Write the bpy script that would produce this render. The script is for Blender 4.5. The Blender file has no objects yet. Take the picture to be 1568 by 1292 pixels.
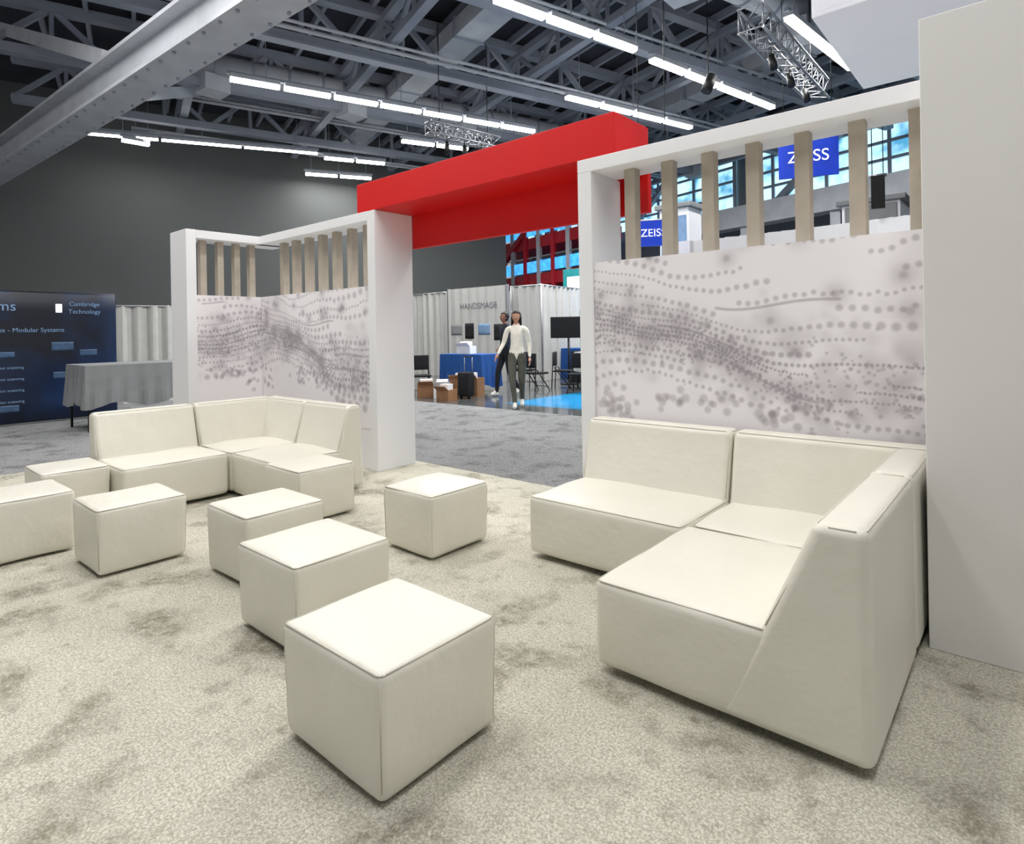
import bpy, bmesh, math, random
import numpy as np
from mathutils import Vector, Matrix
random.seed(7)
scene = bpy.context.scene
COL = scene.collection

# ------------------------------------------------------------------ materials
MATS = {}
def mat(name, color, rough=0.6, var=0.06, vscale=6.0, bump=0.0, bscale=40.0, metal=0.0, emit=0.0, spec=0.4, bump2=0.0, bscale2=5.0):
    if name in MATS: return MATS[name]
    m = bpy.data.materials.new(name); m.use_nodes = True
    nt = m.node_tree; b = nt.nodes['Principled BSDF']
    tc = nt.nodes.new('ShaderNodeTexCoord')
    no = nt.nodes.new('ShaderNodeTexNoise'); no.inputs['Scale'].default_value = vscale; no.inputs['Detail'].default_value = 5
    nt.links.new(tc.outputs['Object'], no.inputs['Vector'])
    r = nt.nodes.new('ShaderNodeValToRGB')
    c = Vector(color)
    r.color_ramp.elements[0].position = .3; r.color_ramp.elements[1].position = .7
    r.color_ramp.elements[0].color = (*(c * (1 - var)), 1)
    r.color_ramp.elements[1].color = (*[min(1, v) for v in (c * (1 + var))], 1)
    nt.links.new(no.outputs['Fac'], r.inputs['Fac'])
    nt.links.new(r.outputs['Color'], b.inputs['Base Color'])
    b.inputs['Roughness'].default_value = rough
    b.inputs['Metallic'].default_value = metal
    b.inputs['Specular IOR Level'].default_value = spec
    if emit > 0:
        nt.links.new(r.outputs['Color'], b.inputs['Emission Color'])
        b.inputs['Emission Strength'].default_value = emit
    last = None
    for st, sc, dist in ((bump, bscale, .01), (bump2, bscale2, .05)):
        if st > 0:
            n2 = nt.nodes.new('ShaderNodeTexNoise'); n2.inputs['Scale'].default_value = sc; n2.inputs['Detail'].default_value = 4
            nt.links.new(tc.outputs['Object'], n2.inputs['Vector'])
            bp = nt.nodes.new('ShaderNodeBump'); bp.inputs['Strength'].default_value = st; bp.inputs['Distance'].default_value = dist
            nt.links.new(n2.outputs['Fac'], bp.inputs['Height'])
            if last: nt.links.new(last.outputs['Normal'], bp.inputs['Normal'])
            last = bp
    if last: nt.links.new(last.outputs['Normal'], b.inputs['Normal'])
    MATS[name] = m
    return m

def srgb(r, g, b):
    f = lambda v: ((v / 255 + .055) / 1.055) ** 2.4 if v > 10 else v / 255 / 12.92
    return (f(r), f(g), f(b))

vinyl = mat('cream_vinyl', srgb(228, 225, 212), .36, .02, 3, .12, 260, bump2=.34, bscale2=3.5, spec=.5)
seamm = mat('cream_piping', srgb(198, 194, 180), .5, .03)
black = mat('black_plastic', srgb(18, 18, 18), .5, .1)
white = mat('white_laminate', srgb(238, 238, 240), .55, .01, 2, .03, 120)
whitew = mat('white_painted_wall', srgb(234, 232, 230), .6, .012, 1.5, .03, 90)
whitef = mat('emissive_white_fabric', srgb(215, 217, 222), .7, .02, 1.5, emit=.38)  # emission added to brighten the hanging sign, which has no lamps behind it
red = mat('red_fabric_panel', srgb(214, 14, 12), .5, .03, 2)
wood = mat('beige_slat_wood', srgb(182, 171, 156), .6, .08, 9, .05, 60)
steel = mat('painted_roof_steel', srgb(150, 156, 168), .6, .1, 1)
steel_l = mat('pale_painted_steel', srgb(190, 194, 200), .5, .1, 2, .1, 8)
deck = mat('dark_roof_deck', srgb(54, 56, 64), .9, .2, 1)
alu = mat('aluminium', srgb(160, 162, 166), .35, .06, metal=.6)
darkwall = mat('dark_grey_wall', srgb(88, 91, 91), .85, .05, .3)
greywall = mat('grey_hall_wall', srgb(120, 124, 128), .8, .06, .4)
redstruct = mat('red_painted_structure', srgb(190, 35, 50), .6, .1)
tube = mat('light_tube', (1, .98, .95), .5, .0, emit=14)
bluec = mat('blue_cloth', srgb(30, 80, 150), .8, .1)
greyc = mat('grey_cloth', srgb(132, 134, 135), .85, .06, 4)
blackc = mat('black_cloth', srgb(28, 28, 32), .9, .1)
cardboard = mat('cardboard', srgb(150, 110, 78), .8, .1)
bluesign = mat('blue_sign', srgb(20, 60, 190), .5, .05, emit=.25)
whitetext = mat('white_lettering', (.9, .9, .95), .5, .0, emit=.5)
greytext = mat('grey_lettering', srgb(130, 130, 136), .5, .0)
paleblue = mat('pale_blue_print', srgb(120, 150, 185), .5, .15, 8)
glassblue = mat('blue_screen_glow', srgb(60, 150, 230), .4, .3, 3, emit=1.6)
orangep = mat('orange_print', srgb(215, 120, 50), .6, .1)
greenp = mat('teal_print', srgb(30, 130, 135), .6, .1, emit=.2)
bluepool = mat('painted_blue_floor_glow', srgb(38, 128, 168), .16, .25, 1.3, spec=.6)  # blue light reflected in the concrete, painted as a glossy colour

def drape_mat(name, color):
    m = mat(name, color, .85, .04)
    nt = m.node_tree; b = nt.nodes['Principled BSDF']
    tc = nt.nodes.new('ShaderNodeTexCoord'); w = nt.nodes.new('ShaderNodeTexWave')
    w.inputs['Scale'].default_value = 1.6; w.inputs['Distortion'].default_value = 2; w.bands_direction = 'DIAGONAL'
    mp = nt.nodes.new('ShaderNodeMapping'); mp.inputs['Scale'].default_value = (1, 1, .02)
    nt.links.new(tc.outputs['Object'], mp.inputs['Vector']); nt.links.new(mp.outputs['Vector'], w.inputs['Vector'])
    bp = nt.nodes.new('ShaderNodeBump'); bp.inputs['Strength'].default_value = .6; bp.inputs['Distance'].default_value = .08
    nt.links.new(w.outputs['Fac'], bp.inputs['Height']); nt.links.new(bp.outputs['Normal'], b.inputs['Normal'])
    return m
drape = drape_mat('white_drape', srgb(190, 190, 186))

def window_mat():
    m = bpy.data.materials.new('daylight_window_pane'); m.use_nodes = True
    nt = m.node_tree; b = nt.nodes['Principled BSDF']
    tc = nt.nodes.new('ShaderNodeTexCoord'); v = nt.nodes.new('ShaderNodeTexNoise')
    v.inputs['Scale'].default_value = .8; v.inputs['Detail'].default_value = 4
    nt.links.new(tc.outputs['Object'], v.inputs['Vector'])
    r = nt.nodes.new('ShaderNodeValToRGB')
    r.color_ramp.elements[0].position = .40; r.color_ramp.elements[0].color = (.06, .27, .45, 1)
    r.color_ramp.elements[1].position = .56; r.color_ramp.elements[1].color = (.50, .84, 1, 1)
    nt.links.new(v.outputs['Fac'], r.inputs['Fac']); nt.links.new(r.outputs['Color'], b.inputs['Emission Color'])
    b.inputs['Base Color'].default_value = (.1, .15, .2, 1); b.inputs['Emission Strength'].default_value = 1.6
    b.inputs['Roughness'].default_value = .1
    return m
winm = window_mat()

def poster_mat():
    m = bpy.data.materials.new('blue_poster_print'); m.use_nodes = True
    nt = m.node_tree; b = nt.nodes['Principled BSDF']
    tc = nt.nodes.new('ShaderNodeTexCoord')
    v = nt.nodes.new('ShaderNodeTexNoise'); v.inputs['Scale'].default_value = .9; v.inputs['Detail'].default_value = 4
    nt.links.new(tc.outputs['Object'], v.inputs['Vector'])
    r = nt.nodes.new('ShaderNodeValToRGB')
    e = r.color_ramp.elements
    e[0].position = .40; e[0].color = (*srgb(6, 12, 28), 1)
    e[1].position = .68; e[1].color = (*srgb(16, 44, 84), 1)
    nt.links.new(v.outputs['Fac'], r.inputs['Fac']); nt.links.new(r.outputs['Color'], b.inputs['Base Color'])
    b.inputs['Roughness'].default_value = .35
    return m
poster = poster_mat()

def carpet_mat(name, c_dark, c_mid, c_light, stain=.6, fs=60, vs=95, lo=.28, hi=.52):
    m = bpy.data.materials.new(name); m.use_nodes = True
    nt = m.node_tree; N = nt.nodes; Lk = nt.links; b = N['Principled BSDF']
    tc = N.new('ShaderNodeTexCoord')
    def noise(s, d=4, dist=0, rough=.5):
        n = N.new('ShaderNodeTexNoise'); n.inputs['Scale'].default_value = s; n.inputs['Detail'].default_value = d
        n.inputs['Distortion'].default_value = dist; n.inputs['Roughness'].default_value = rough
        Lk.new(tc.outputs['Object'], n.inputs['Vector']); return n
    def ramp(src, p0, p1, c0=(0, 0, 0, 1), c1=(1, 1, 1, 1)):
        r = N.new('ShaderNodeValToRGB'); r.color_ramp.elements[0].position = p0; r.color_ramp.elements[1].position = p1
        r.color_ramp.elements[0].color = c0; r.color_ramp.elements[1].color = c1
        Lk.new(src, r.inputs['Fac']); return r
    def mul(a, c, v=None):
        x = N.new('ShaderNodeMath'); x.operation = 'MULTIPLY'; Lk.new(a, x.inputs[0])
        if v is None: Lk.new(c, x.inputs[1])
        else: x.inputs[1].default_value = v
        return x
    fib = noise(fs, 5, .3, .8)
    vo = N.new('ShaderNodeTexVoronoi'); vo.inputs['Scale'].default_value = vs; Lk.new(tc.outputs['Object'], vo.inputs['Vector'])
    ad = N.new('ShaderNodeMath'); ad.operation = 'MULTIPLY_ADD'; ad.inputs[1].default_value = -.22
    Lk.new(vo.outputs['Distance'], ad.inputs[0]); Lk.new(fib.outputs['Fac'], ad.inputs[2])
    fr = ramp(ad.outputs[0], lo, hi, (*c_mid, 1), (*c_light, 1))
    big = ramp(noise(3.0, 2, .1, .45).outputs['Fac'], .53, .66)
    mid = ramp(noise(16, 7, .1, .82).outputs['Fac'], .40, .58)
    med = ramp(noise(6.5, 3, .1, .6).outputs['Fac'], .57, .70)
    mk = mul(big.outputs['Color'], mid.outputs['Color']); mk = mul(mk.outputs[0], None, stain)
    mk2 = mul(med.outputs['Color'], mid.outputs['Color']); mk2 = mul(mk2.outputs[0], None, stain * .85)
    mm = N.new('ShaderNodeMath'); mm.operation = 'MAXIMUM'; Lk.new(mk.outputs[0], mm.inputs[0]); Lk.new(mk2.outputs[0], mm.inputs[1])
    mx = N.new('ShaderNodeMix'); mx.data_type = 'RGBA'
    Lk.new(mm.outputs[0], mx.inputs['Factor']); Lk.new(fr.outputs['Color'], mx.inputs['A']); mx.inputs['B'].default_value = (*c_dark, 1)
    hr = ramp(noise(.7, 3, .3).outputs['Fac'], .4, .6, (.88, .88, .87, 1), (1, 1, 1, 1))
    mu = N.new('ShaderNodeMix'); mu.data_type = 'RGBA'; mu.blend_type = 'MULTIPLY'; mu.inputs['Factor'].default_value = 1
    Lk.new(mx.outputs['Result'], mu.inputs['A']); Lk.new(hr.outputs['Color'], mu.inputs['B'])
    Lk.new(mu.outputs['Result'], b.inputs['Base Color'])
    b.inputs['Roughness'].default_value = .95; b.inputs['Specular IOR Level'].default_value = .1
    bp = N.new('ShaderNodeBump'); bp.inputs['Strength'].default_value = .65; bp.inputs['Distance'].default_value = .01
    Lk.new(ad.outputs[0], bp.inputs['Height'])
    bp2 = N.new('ShaderNodeBump'); bp2.inputs['Strength'].default_value = .35; bp2.inputs['Distance'].default_value = .02; bp2.invert = True
    Lk.new(mm.outputs[0], bp2.inputs['Height']); Lk.new(bp.outputs['Normal'], bp2.inputs['Normal'])
    Lk.new(bp2.outputs['Normal'], b.inputs['Normal'])
    return m
cream_carpet = carpet_mat('cream_plush_carpet', srgb(128, 122, 102), srgb(178, 174, 157), srgb(234, 231, 217), .74, 95, 120)
aisle_mat = carpet_mat('grey_aisle_carpet', srgb(88, 88, 90), srgb(122, 123, 124), srgb(158, 159, 160), .8, 40, 60)
conc = mat('polished_concrete', srgb(84, 88, 90), .12, .2, 1.2, spec=.7)

def mural_mat():
    m = bpy.data.materials.new('mural_print'); m.use_nodes = True
    nt = m.node_tree; b = nt.nodes['Principled BSDF']
    a = nt.nodes.new('ShaderNodeAttribute'); a.attribute_name = 'ink'
    mx = nt.nodes.new('ShaderNodeMix'); mx.data_type = 'RGBA'
    mx.inputs['A'].default_value = (*srgb(242, 238, 241), 1); mx.inputs['B'].default_value = (*srgb(134, 126, 134), 1)
    nt.links.new(a.outputs['Fac'], mx.inputs['Factor']); nt.links.new(mx.outputs['Result'], b.inputs['Base Color'])
    b.inputs['Roughness'].default_value = .6
    return m
muralm = mural_mat()

# ------------------------------------------------------------------ builder
def empty(name, loc=(0, 0, 0)):
    e = bpy.data.objects.new(name, None); e.location = loc; e.empty_display_size = .2; COL.objects.link(e); return e

class B:
    def __init__(s, name, parent=None):
        s.name = name; s.bm = bmesh.new(); s.mats = []; s.parent = parent
    def mi(s, m):
        if m not in s.mats: s.mats.append(m)
        return s.mats.index(m)
    def face(s, vs, m, smooth=False):
        bv = [s.bm.verts.new(v) for v in vs]; f = s.bm.faces.new(bv); f.material_index = s.mi(m); f.smooth = smooth; return f
    def hexa(s, c, m):
        v = [s.bm.verts.new(p) for p in c]
        for q in ((3, 2, 1, 0), (4, 5, 6, 7), (0, 1, 5, 4), (1, 2, 6, 5), (2, 3, 7, 6), (3, 0, 4, 7)):
            f = s.bm.faces.new([v[i] for i in q]); f.material_index = s.mi(m)
    def box(s, x0, x1, y0, y1, z0, z1, m):
        s.hexa([(x0, y0, z0), (x1, y0, z0), (x1, y1, z0), (x0, y1, z0), (x0, y0, z1), (x1, y0, z1), (x1, y1, z1), (x0, y1, z1)], m)
    def beam(s, p0, p1, w, h, m):
        p0 = Vector(p0); p1 = Vector(p1); d = (p1 - p0).normalized()
        up = Vector((0, 0, 1)) if abs(d.z) < .95 else Vector((0, 1, 0))
        sd = d.cross(up).normalized(); u = sd.cross(d).normalized()
        c = []
        for uu in (-h / 2, h / 2):
            for p, ss in ((p0, -w / 2), (p0, w / 2), (p1, w / 2), (p1, -w / 2)):
                c.append(p + sd * ss + u * uu)
        s.hexa(c, m)
    def cyl(s, p0, p1, r, m, n=10, r2=None):
        p0 = Vector(p0); p1 = Vector(p1); d = (p1 - p0).normalized(); r2 = r if r2 is None else r2
        up = Vector((0, 0, 1)) if abs(d.z) < .95 else Vector((0, 1, 0))
        a = d.cross(up).normalized(); b = d.cross(a)
        A = [s.bm.verts.new(p0 + (a * math.cos(t) + b * math.sin(t)) * r) for t in [i * 2 * math.pi / n for i in range(n)]]
        C = [s.bm.verts.new(p1 + (a * math.cos(t) + b * math.sin(t)) * r2) for t in [i * 2 * math.pi / n for i in range(n)]]
        k = s.mi(m)
        for i in range(n):
            f = s.bm.faces.new((A[i], A[(i + 1) % n], C[(i + 1) % n], C[i])); f.material_index = k; f.smooth = True
        f = s.bm.faces.new(A[::-1]); f.material_index = k
        f = s.bm.faces.new(C); f.material_index = k
    def tube(s, pts, r, m, closed=True, n=6):
        L = len(pts)
        for i in range(L if closed else L - 1):
            s.cyl(pts[i], pts[(i + 1) % L], r, m, n)
    def ell(s, c, rad, m, seg=16, rings=12, fn=None):
        r = bmesh.ops.create_uvsphere(s.bm, u_segments=seg, v_segments=rings, radius=1)
        k = s.mi(m)
        for v in r['verts']:
            p = Vector((v.co.x * rad[0], v.co.y * rad[1], v.co.z * rad[2]))
            if fn: p = fn(p)
            v.co = p + Vector(c)
        for v in r['verts']:
            for f in v.link_faces: f.material_index = k; f.smooth = True
    def rbox(s, x0, x1, y0, y1, z0, z1, r, m, bulge=.0, side=.0, taper=.0, cuts=12, wr=0.0):
        c = Vector(((x0 + x1) / 2, (y0 + y1) / 2, (z0 + z1) / 2)); h = Vector(((x1 - x0) / 2, (y1 - y0) / 2, (z1 - z0) / 2))
        k = s.mi(m); T = .6; N = cuts + 1
        cache = {}; ph = random.random() * 10
        def vert(key):
            if key in cache: return cache[key]
            u = [2 * a / N - 1 for a in key]
            inn = Vector(); q = Vector()
            for i in range(3):
                a = abs(u[i]); sg = 1 if u[i] >= 0 else -1
                if a <= T: inn[i] = u[i] / T * (h[i] - r); q[i] = 0
                else: inn[i] = sg * (h[i] - r); q[i] = sg * (a - T) / (1 - T)
            if q.length > 0: q.normalize()
            p = inn + q * r
            nx, ny, nz = p.x / h.x, p.y / h.y, p.z / h.z
            if nz > 0: p.z += bulge * max(0, 1 - nx * nx) * max(0, 1 - ny * ny) * nz
            sf = side * max(0, 1 - nz * nz)
            p.x += sf * nx * max(0, 1 - ny * ny); p.y += sf * ny * max(0, 1 - nx * nx)
            tp = 1 - taper * (1 - (nz + 1) / 2)
            p.x *= tp; p.y *= tp
            if wr: p += q * wr * math.sin(9 * p.x + ph) * math.sin(11 * p.y + 2 * ph) 
            cache[key] = s.bm.verts.new(c + p); return cache[key]
        for ax in range(3):
            o1, o2 = (ax + 1) % 3, (ax + 2) % 3
            for sd in (0, N):
                for i in range(N):
                    for j in range(N):
                        ks = []
                        for a, b2 in ((i, j), (i + 1, j), (i + 1, j + 1), (i, j + 1)):
                            t = [0, 0, 0]; t[ax] = sd; t[o1] = a; t[o2] = b2; ks.append(tuple(t))
                        if sd == 0: ks = ks[::-1]
                        f = s.bm.faces.new([vert(q_) for q_ in ks]); f.material_index = k; f.smooth = True
    def rim(s, x0, x1, y0, y1, zt, r, m, rad=.003):
        q = r * .74; pts = []
        for sx, sy, a0 in ((1, 1, 0), (-1, 1, 90), (-1, -1, 180), (1, -1, 270)):
            cx = (x1 - r) if sx > 0 else (x0 + r); cy = (y1 - r) if sy > 0 else (y0 + r)
            for k in range(4):
                a = math.radians(a0 + k * 30); pts.append((cx + q * math.cos(a), cy + q * math.sin(a), zt - r + q))
        s.tube(pts, rad, m)
    def prism(s, pts, axis, a0, a1, m):
        def P(d, z, a): return (d, a, z) if axis == 'Y' else (a, d, z)
        k = s.mi(m)
        A = [s.bm.verts.new(P(d, z, a0)) for d, z in pts]; C = [s.bm.verts.new(P(d, z, a1)) for d, z in pts]
        n = len(pts)
        fs = [s.bm.faces.new(A), s.bm.faces.new(C[::-1])]
        for i in range(n): fs.append(s.bm.faces.new((A[i], C[i], C[(i + 1) % n], A[(i + 1) % n])))
        for f in fs: f.material_index = k; f.smooth = True
    def done(s, bevel=0, seg=2, wn=False):
        bmesh.ops.recalc_face_normals(s.bm, faces=s.bm.faces[:])
        me = bpy.data.meshes.new(s.name); s.bm.to_mesh(me); s.bm.free()
        for m in s.mats: me.materials.append(m)
        o = bpy.data.objects.new(s.name, me); COL.objects.link(o)
        if bevel:
            md = o.modifiers.new('bevel', 'BEVEL'); md.width = bevel; md.segments = seg; md.limit_method = 'ANGLE'; md.angle_limit = math.radians(25)
        if wn:
            w = o.modifiers.new('wn', 'WEIGHTED_NORMAL'); w.keep_sharp = False
        if s.parent: o.parent = s.parent
        return o

# ------------------------------------------------------------------ floors
b = B('floor'); b.box(-40, 20, -12, 42, -.3, -.006, conc); b.box(-8.5, -4, 9.6, 16.2, -.006, -.0055, bluepool); b.done()  # second box is the painted blue glow on the concrete
b = B('aisle_carpet'); b.box(-24, 12, 4.69, 8.85, -.006, -.001, aisle_mat); b.box(-24, -8.76, -8, 4.69, -.006, -.001, aisle_mat); b.done()
b = B('carpet'); b.box(-8.75, 6, -6, 4.68, -.006, 0, cream_carpet); b.done()

# ------------------------------------------------------------------ ottomans
def ottoman(x0, x1, y0, y1, h=.43):
    b = B('cube_ottoman')
    b.rbox(x0, x1, y0, y1, .014, h, .032, vinyl, bulge=.012, side=.008, taper=.03, wr=.003, cuts=14)
    b.rim(x0, x1, y0, y1, h, .032, seamm, .0036)
    for sx in (x0, x1):
        for sy in (y0, y1):
            gx = 1 if sx == x0 else -1; gy = 1 if sy == y0 else -1
            t = .0085
            b.cyl((sx + gx * (t + .009), sy + gy * (t + .008), .05), (sx + gx * t, sy + gy * t, h - .03), .0026, seamm, 5)
            b.cyl((sx + gx * .11, sy + gy * .11, 0), (sx + gx * .11, sy + gy * .11, .03), .022, black, 10)
    return b.done()
for c in [(-2.16, -1.56, 1.15, 1.70), (-3.17, -2.59, 1.45, 2.00), (-4.07, -3.53, 1.67, 2.20), (-4.95, -4.43, 1.16, 1.70),
          (-5.77, -5.2, .70, 1.24), (-3.52, -3.0, 2.65, 3.20), (-4.92, -4.38, 2.50, 3.03), (-6.56, -5.98, 1.20, 1.68)]:
    ottoman(*c)

# ------------------------------------------------------------------ sofas
def seat(par, name, x0, x1, y0, y1, top=.41):
    b = B(name); b.rbox(x0, x1, y0, y1, .03, top, .04, vinyl, bulge=.016, side=.006, cuts=14, wr=.004)
    b.rim(x0, x1, y0, y1, top, .04, seamm, .003)
    for fx in (x0 + .14, x1 - .14):
        for fy in (y0 + .14, y1 - .14): b.cyl((fx, fy, 0), (fx, fy, .06), .025, black, 10)
    o = b.done(); o.parent = par; o.matrix_parent_inverse = Matrix.Translation(-par.location); return o
def back(par, name, pts, axis, a0, a1):
    b = B(name); b.prism(pts, axis, a0, a1, vinyl); o = b.done(bevel=.042, seg=5, wn=True)
    o.parent = par; o.matrix_parent_inverse = Matrix.Translation(-par.location)
    b = B(name + '_piping'); sg = 1 if pts[3][0] > pts[2][0] else -1
    def P(d, z, a): return (d, a, z) if axis == 'Y' else (a, d, z)
    k = .0125
    i2 = (pts[2][0] + sg * k * .75, pts[2][1] - k * .8); i3 = (pts[3][0] - sg * k, pts[3][1] - k)
    for d, z in (i2, i3): b.cyl(P(d, z, a0 + .035), P(d, z, a1 - .035), .003, seamm, 6)
    for aa, s2 in ((a0, 1), (a1, -1)):
        b.cyl(P(pts[2][0] + sg * .045, pts[2][1] - k, aa + s2 * k), P(pts[3][0] - sg * .04, pts[3][1] - k, aa + s2 * k), .003, seamm, 6)
        b.cyl(P(pts[1][0] + sg * .016, pts[1][1] + .01, aa + s2 * k), P(pts[2][0] + sg * .004, pts[2][1] - .05, aa + s2 * k), .003, seamm, 6)
    o2 = b.done(); o2.parent = par; o2.matrix_parent_inverse = Matrix.Translation(-par.location)
    return o
s = empty('sectional_sofa', (-1.4, 3.2, 0))
backX = [(3.60, .03), (3.77, .41), (3.87, .84), (4.035, .84), (4.04, .03)]
sideY = [(-.95, .03), (-.77, .41), (-.585, .83), (-.415, .83), (-.41, .03)]
seat(s, 'seat_end', -2.58, -1.485, 3.13, 3.86)
back(s, 'backrest_end', backX, 'X', -2.58, -1.485)
seat(s, 'seat_corner', -1.475, -.62, 3.205, 3.90)
back(s, 'backrest_corner', backX, 'X', -1.475, -.41)
back(s, 'backrest_corner_side', sideY, 'Y', 3.205, 4.04)
seat(s, 'seat_chaise', -1.49, -.72, 2.25, 3.195)
back(s, 'backrest_chaise', sideY, 'Y', 2.245, 3.195)
s = empty('sectional_sofa', (-5.9, 2.6, 0))
backX2 = [(3.12, .03), (3.25, .41), (3.36, .82), (3.52, .82), (3.55, .03)]
sideY2 = [(-6.30, .03), (-6.42, .41), (-6.54, .82), (-6.68, .82), (-6.70, .03)]
seat(s, 'seat_end', -6.45, -5.76, 1.70, 2.585)
back(s, 'backrest_end', sideY2, 'Y', 1.70, 2.585)
seat(s, 'seat_corner', -6.45, -5.76, 2.595, 3.30)
back(s, 'backrest_corner_side', sideY2, 'Y', 2.595, 3.55)
back(s, 'backrest_corner', backX2, 'X', -6.70, -5.76)
seat(s, 'seat_side', -5.75, -4.98, 2.60, 3.30)
back(s, 'backrest_side', backX2, 'X', -5.75, -4.98)

# ------------------------------------------------------------------ murals
def mural(name, par, origin, ud, width, z0, z1, res, seed, uoff=0.0, big=1.0):
    rng = random.Random(seed)
    nu = int(width / res) + 1; nv = int((z1 - z0) / res) + 1
    U = np.linspace(0, width, nu); V = np.linspace(0, z1 - z0, nv)
    ink = np.zeros((nv, nu), dtype=np.float32)
    H = z1 - z0
    du = U[1] - U[0]; dv = V[1] - V[0]
    def dot(u, v, r, amp, soft=False):
        R = r * (2.6 if soft else 1.5)
        i0 = max(0, int((u - R) / du)); i1 = min(nu, int((u + R) / du) + 2)
        j0 = max(0, int((v - R) / dv)); j1 = min(nv, int((v + R) / dv) + 2)
        if i1 <= i0 or j1 <= j0: return
        d = np.sqrt((U[i0:i1][None, :] - u) ** 2 + (V[j0:j1][:, None] - v) ** 2)
        if soft: a = amp * np.exp(-(d / r) ** 2)
        else: a = amp * np.clip((r * 1.4 - d) / (r * .75), 0, 1)
        blk = ink[j0:j1, i0:i1]
        ink[j0:j1, i0:i1] = 1 - (1 - blk) * (1 - a)
    base = .34 if z0 > .5 else .42
    HH = H - base
    def flow(u, k):
        x = (u + uoff) / 2.2
        mid = .56 - .17 * x + .045 * math.sin(4.0 * x + 1.1)
        fan = .62 + .55 * abs(x - .28) ** 1.1
        w = .06 * math.sin(5.2 * x + 3.2 * k) * (1 - abs(k - .4)) + .022 * math.sin(14 * x + 6 * k)
        return base + HH * (mid + (k - .42) * fan * 1.15 + w)
    rows = [(-.02, .020), (.06, .016), (.13, .013), (.19, .011), (.24, .009), (.28, .0085), (.32, .0085), (.36, .009), (.405, .010),
            (.455, .012), (.51, .013), (.575, .0145), (.65, .015), (.73, .0125), (.82, .014), (.92, .016), (1.03, .018), (1.15, .018), (1.28, .018)]
    for k, r0 in rows:
        r0 *= big
        u = rng.random() * .03; dense = math.exp(-((k - .34) / .14) ** 2)
        ph = rng.random() * 6
        while u < width:
            x = (u + uoff) / 2.2
            r = r0 * (1 + .35 * math.sin(5 * x + ph)) * (1 + .55 * max(0, x - .45))
            jit = .012 if (k > .6 and x > .5) or k < .1 else .004
            v = flow(u, k) + rng.uniform(-jit, jit)
            if math.sin(4.1 * x + 1.7 * ph) > -.80: dot(u, v, r, .44 + .2 * dense)
            u += r * (2.3 + .8 * (1 - dense)) + .006
    for k in (.22, .40, .70):
        u = 0; a = rng.uniform(.0, .5) * width; c = a + rng.uniform(.15, .35) * width
        while u < width:
            if a < u < c: dot(u, flow(u, k), .010, .30)
            u += .010
    for i in range(int(460 * width / 2.2)):
        u = rng.random() * width; k = rng.gauss(.33, .15); dot(u, flow(u, k), rng.uniform(.03, .075), rng.uniform(.06, .15), True)
    for i in range(int(420 * width / 2.2)):
        u = rng.random() * width; k = rng.gauss(.30, .10); dot(u, flow(u, k), rng.uniform(.007, .013) * big, .38)
    for i in range(int(22 * width / 2.2)):
        u = rng.random() * width; k = rng.uniform(.45, 1.2); v = flow(u, k); dot(u, v, rng.uniform(.04, .075), .38, True); dot(u, v, .022, .3)
    for i in range(int(12 * width / 2.2)):
        u = rng.random() * width; k = rng.uniform(-.05, .25); v = flow(u, k); dot(u, v, rng.uniform(.035, .06), .35, True)
    for c in range(int(10 * width / 2.2) + 1):
        cu = rng.random() * width; cv = base + HH * rng.uniform(.0, .15)
        for i in range(7):
            dot(cu + rng.gauss(0, .09), cv + rng.gauss(0, .04), rng.uniform(.020, .030), .38)
    ink = np.clip(ink, 0, .85)
    o3 = np.array(origin, dtype=np.float64); ud3 = np.array(ud, dtype=np.float64)
    UU, VV = np.meshgrid(U, V)
    co = o3[None, None, :] + UU[..., None] * ud3[None, None, :]
    co[..., 2] = z0 + VV
    verts = co.reshape(-1, 3)
    me = bpy.data.meshes.new(name)
    idx = np.arange(nu * nv).reshape(nv, nu)
    q = np.stack([idx[:-1, :-1], idx[:-1, 1:], idx[1:, 1:], idx[1:, :-1]], -1).reshape(-1, 4)
    me.from_pydata(verts.tolist(), [], q.tolist())
    at = me.attributes.new('ink', 'FLOAT', 'POINT'); at.data.foreach_set('value', ink.reshape(-1))
    me.materials.append(muralm)
    o = bpy.data.objects.new(name, me); COL.objects.link(o); o.parent = par
    return o

ZT = 2.86; HB = 2.755; MT = 2.035
par = empty('slatted_display_wall')
b = B('frame', par)
b.box(-2.763, -2.637, 4.05, 4.50, 0, HB, white)
b.box(-2.763, -.395, 4.05, 4.45, HB, ZT, white)
b.box(-2.637, -.395, 4.075, 4.40, 0, MT, white)
b.done(bevel=.004)
b = B('slats', par)
for k in range(7):
    x = -2.38 + .314 * k
    b.box(x - .045, x + .045, 4.20, 4.29, MT - .01, HB + .005, wood)
b.done(bevel=.003)
mural('mural_print', par, (-2.635, 4.072, 0), (1, 0, 0), 2.235, .53, MT, .0042, 3)
par = empty('slatted_display_wall')
b = B('frame', par)
b.box(-5.57, -5.436, 4.05, 4.577, 0, ZT - .002, white)
b.box(-8.10, -5.57, 4.05, 4.45, HB, ZT, white)
b.box(-8.02, -5.57, 4.075, 4.40, 0, MT, white)
b.box(-8.50, -8.0, 3.10, 3.22, 0, ZT, white)
b.box(-8.40, -8.0, 3.22, 4.449, HB, ZT - .003, white)
b.box(-8.35, -8.025, 3.22, 4.40, 0, MT - .002, white)
b.done(bevel=.004)
b = B('slats', par)
for k in range(1, 8):
    x = -5.50 - .314 * k
    b.box(x - .045, x + .045, 4.20, 4.29, MT - .01, HB + .005, wood)
for y in (3.37, 3.59, 3.81, 4.02):
    b.box(-8.24, -8.15, y - .04, y + .04, MT - .01, HB + .005, wood)
b.done(bevel=.003)
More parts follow.
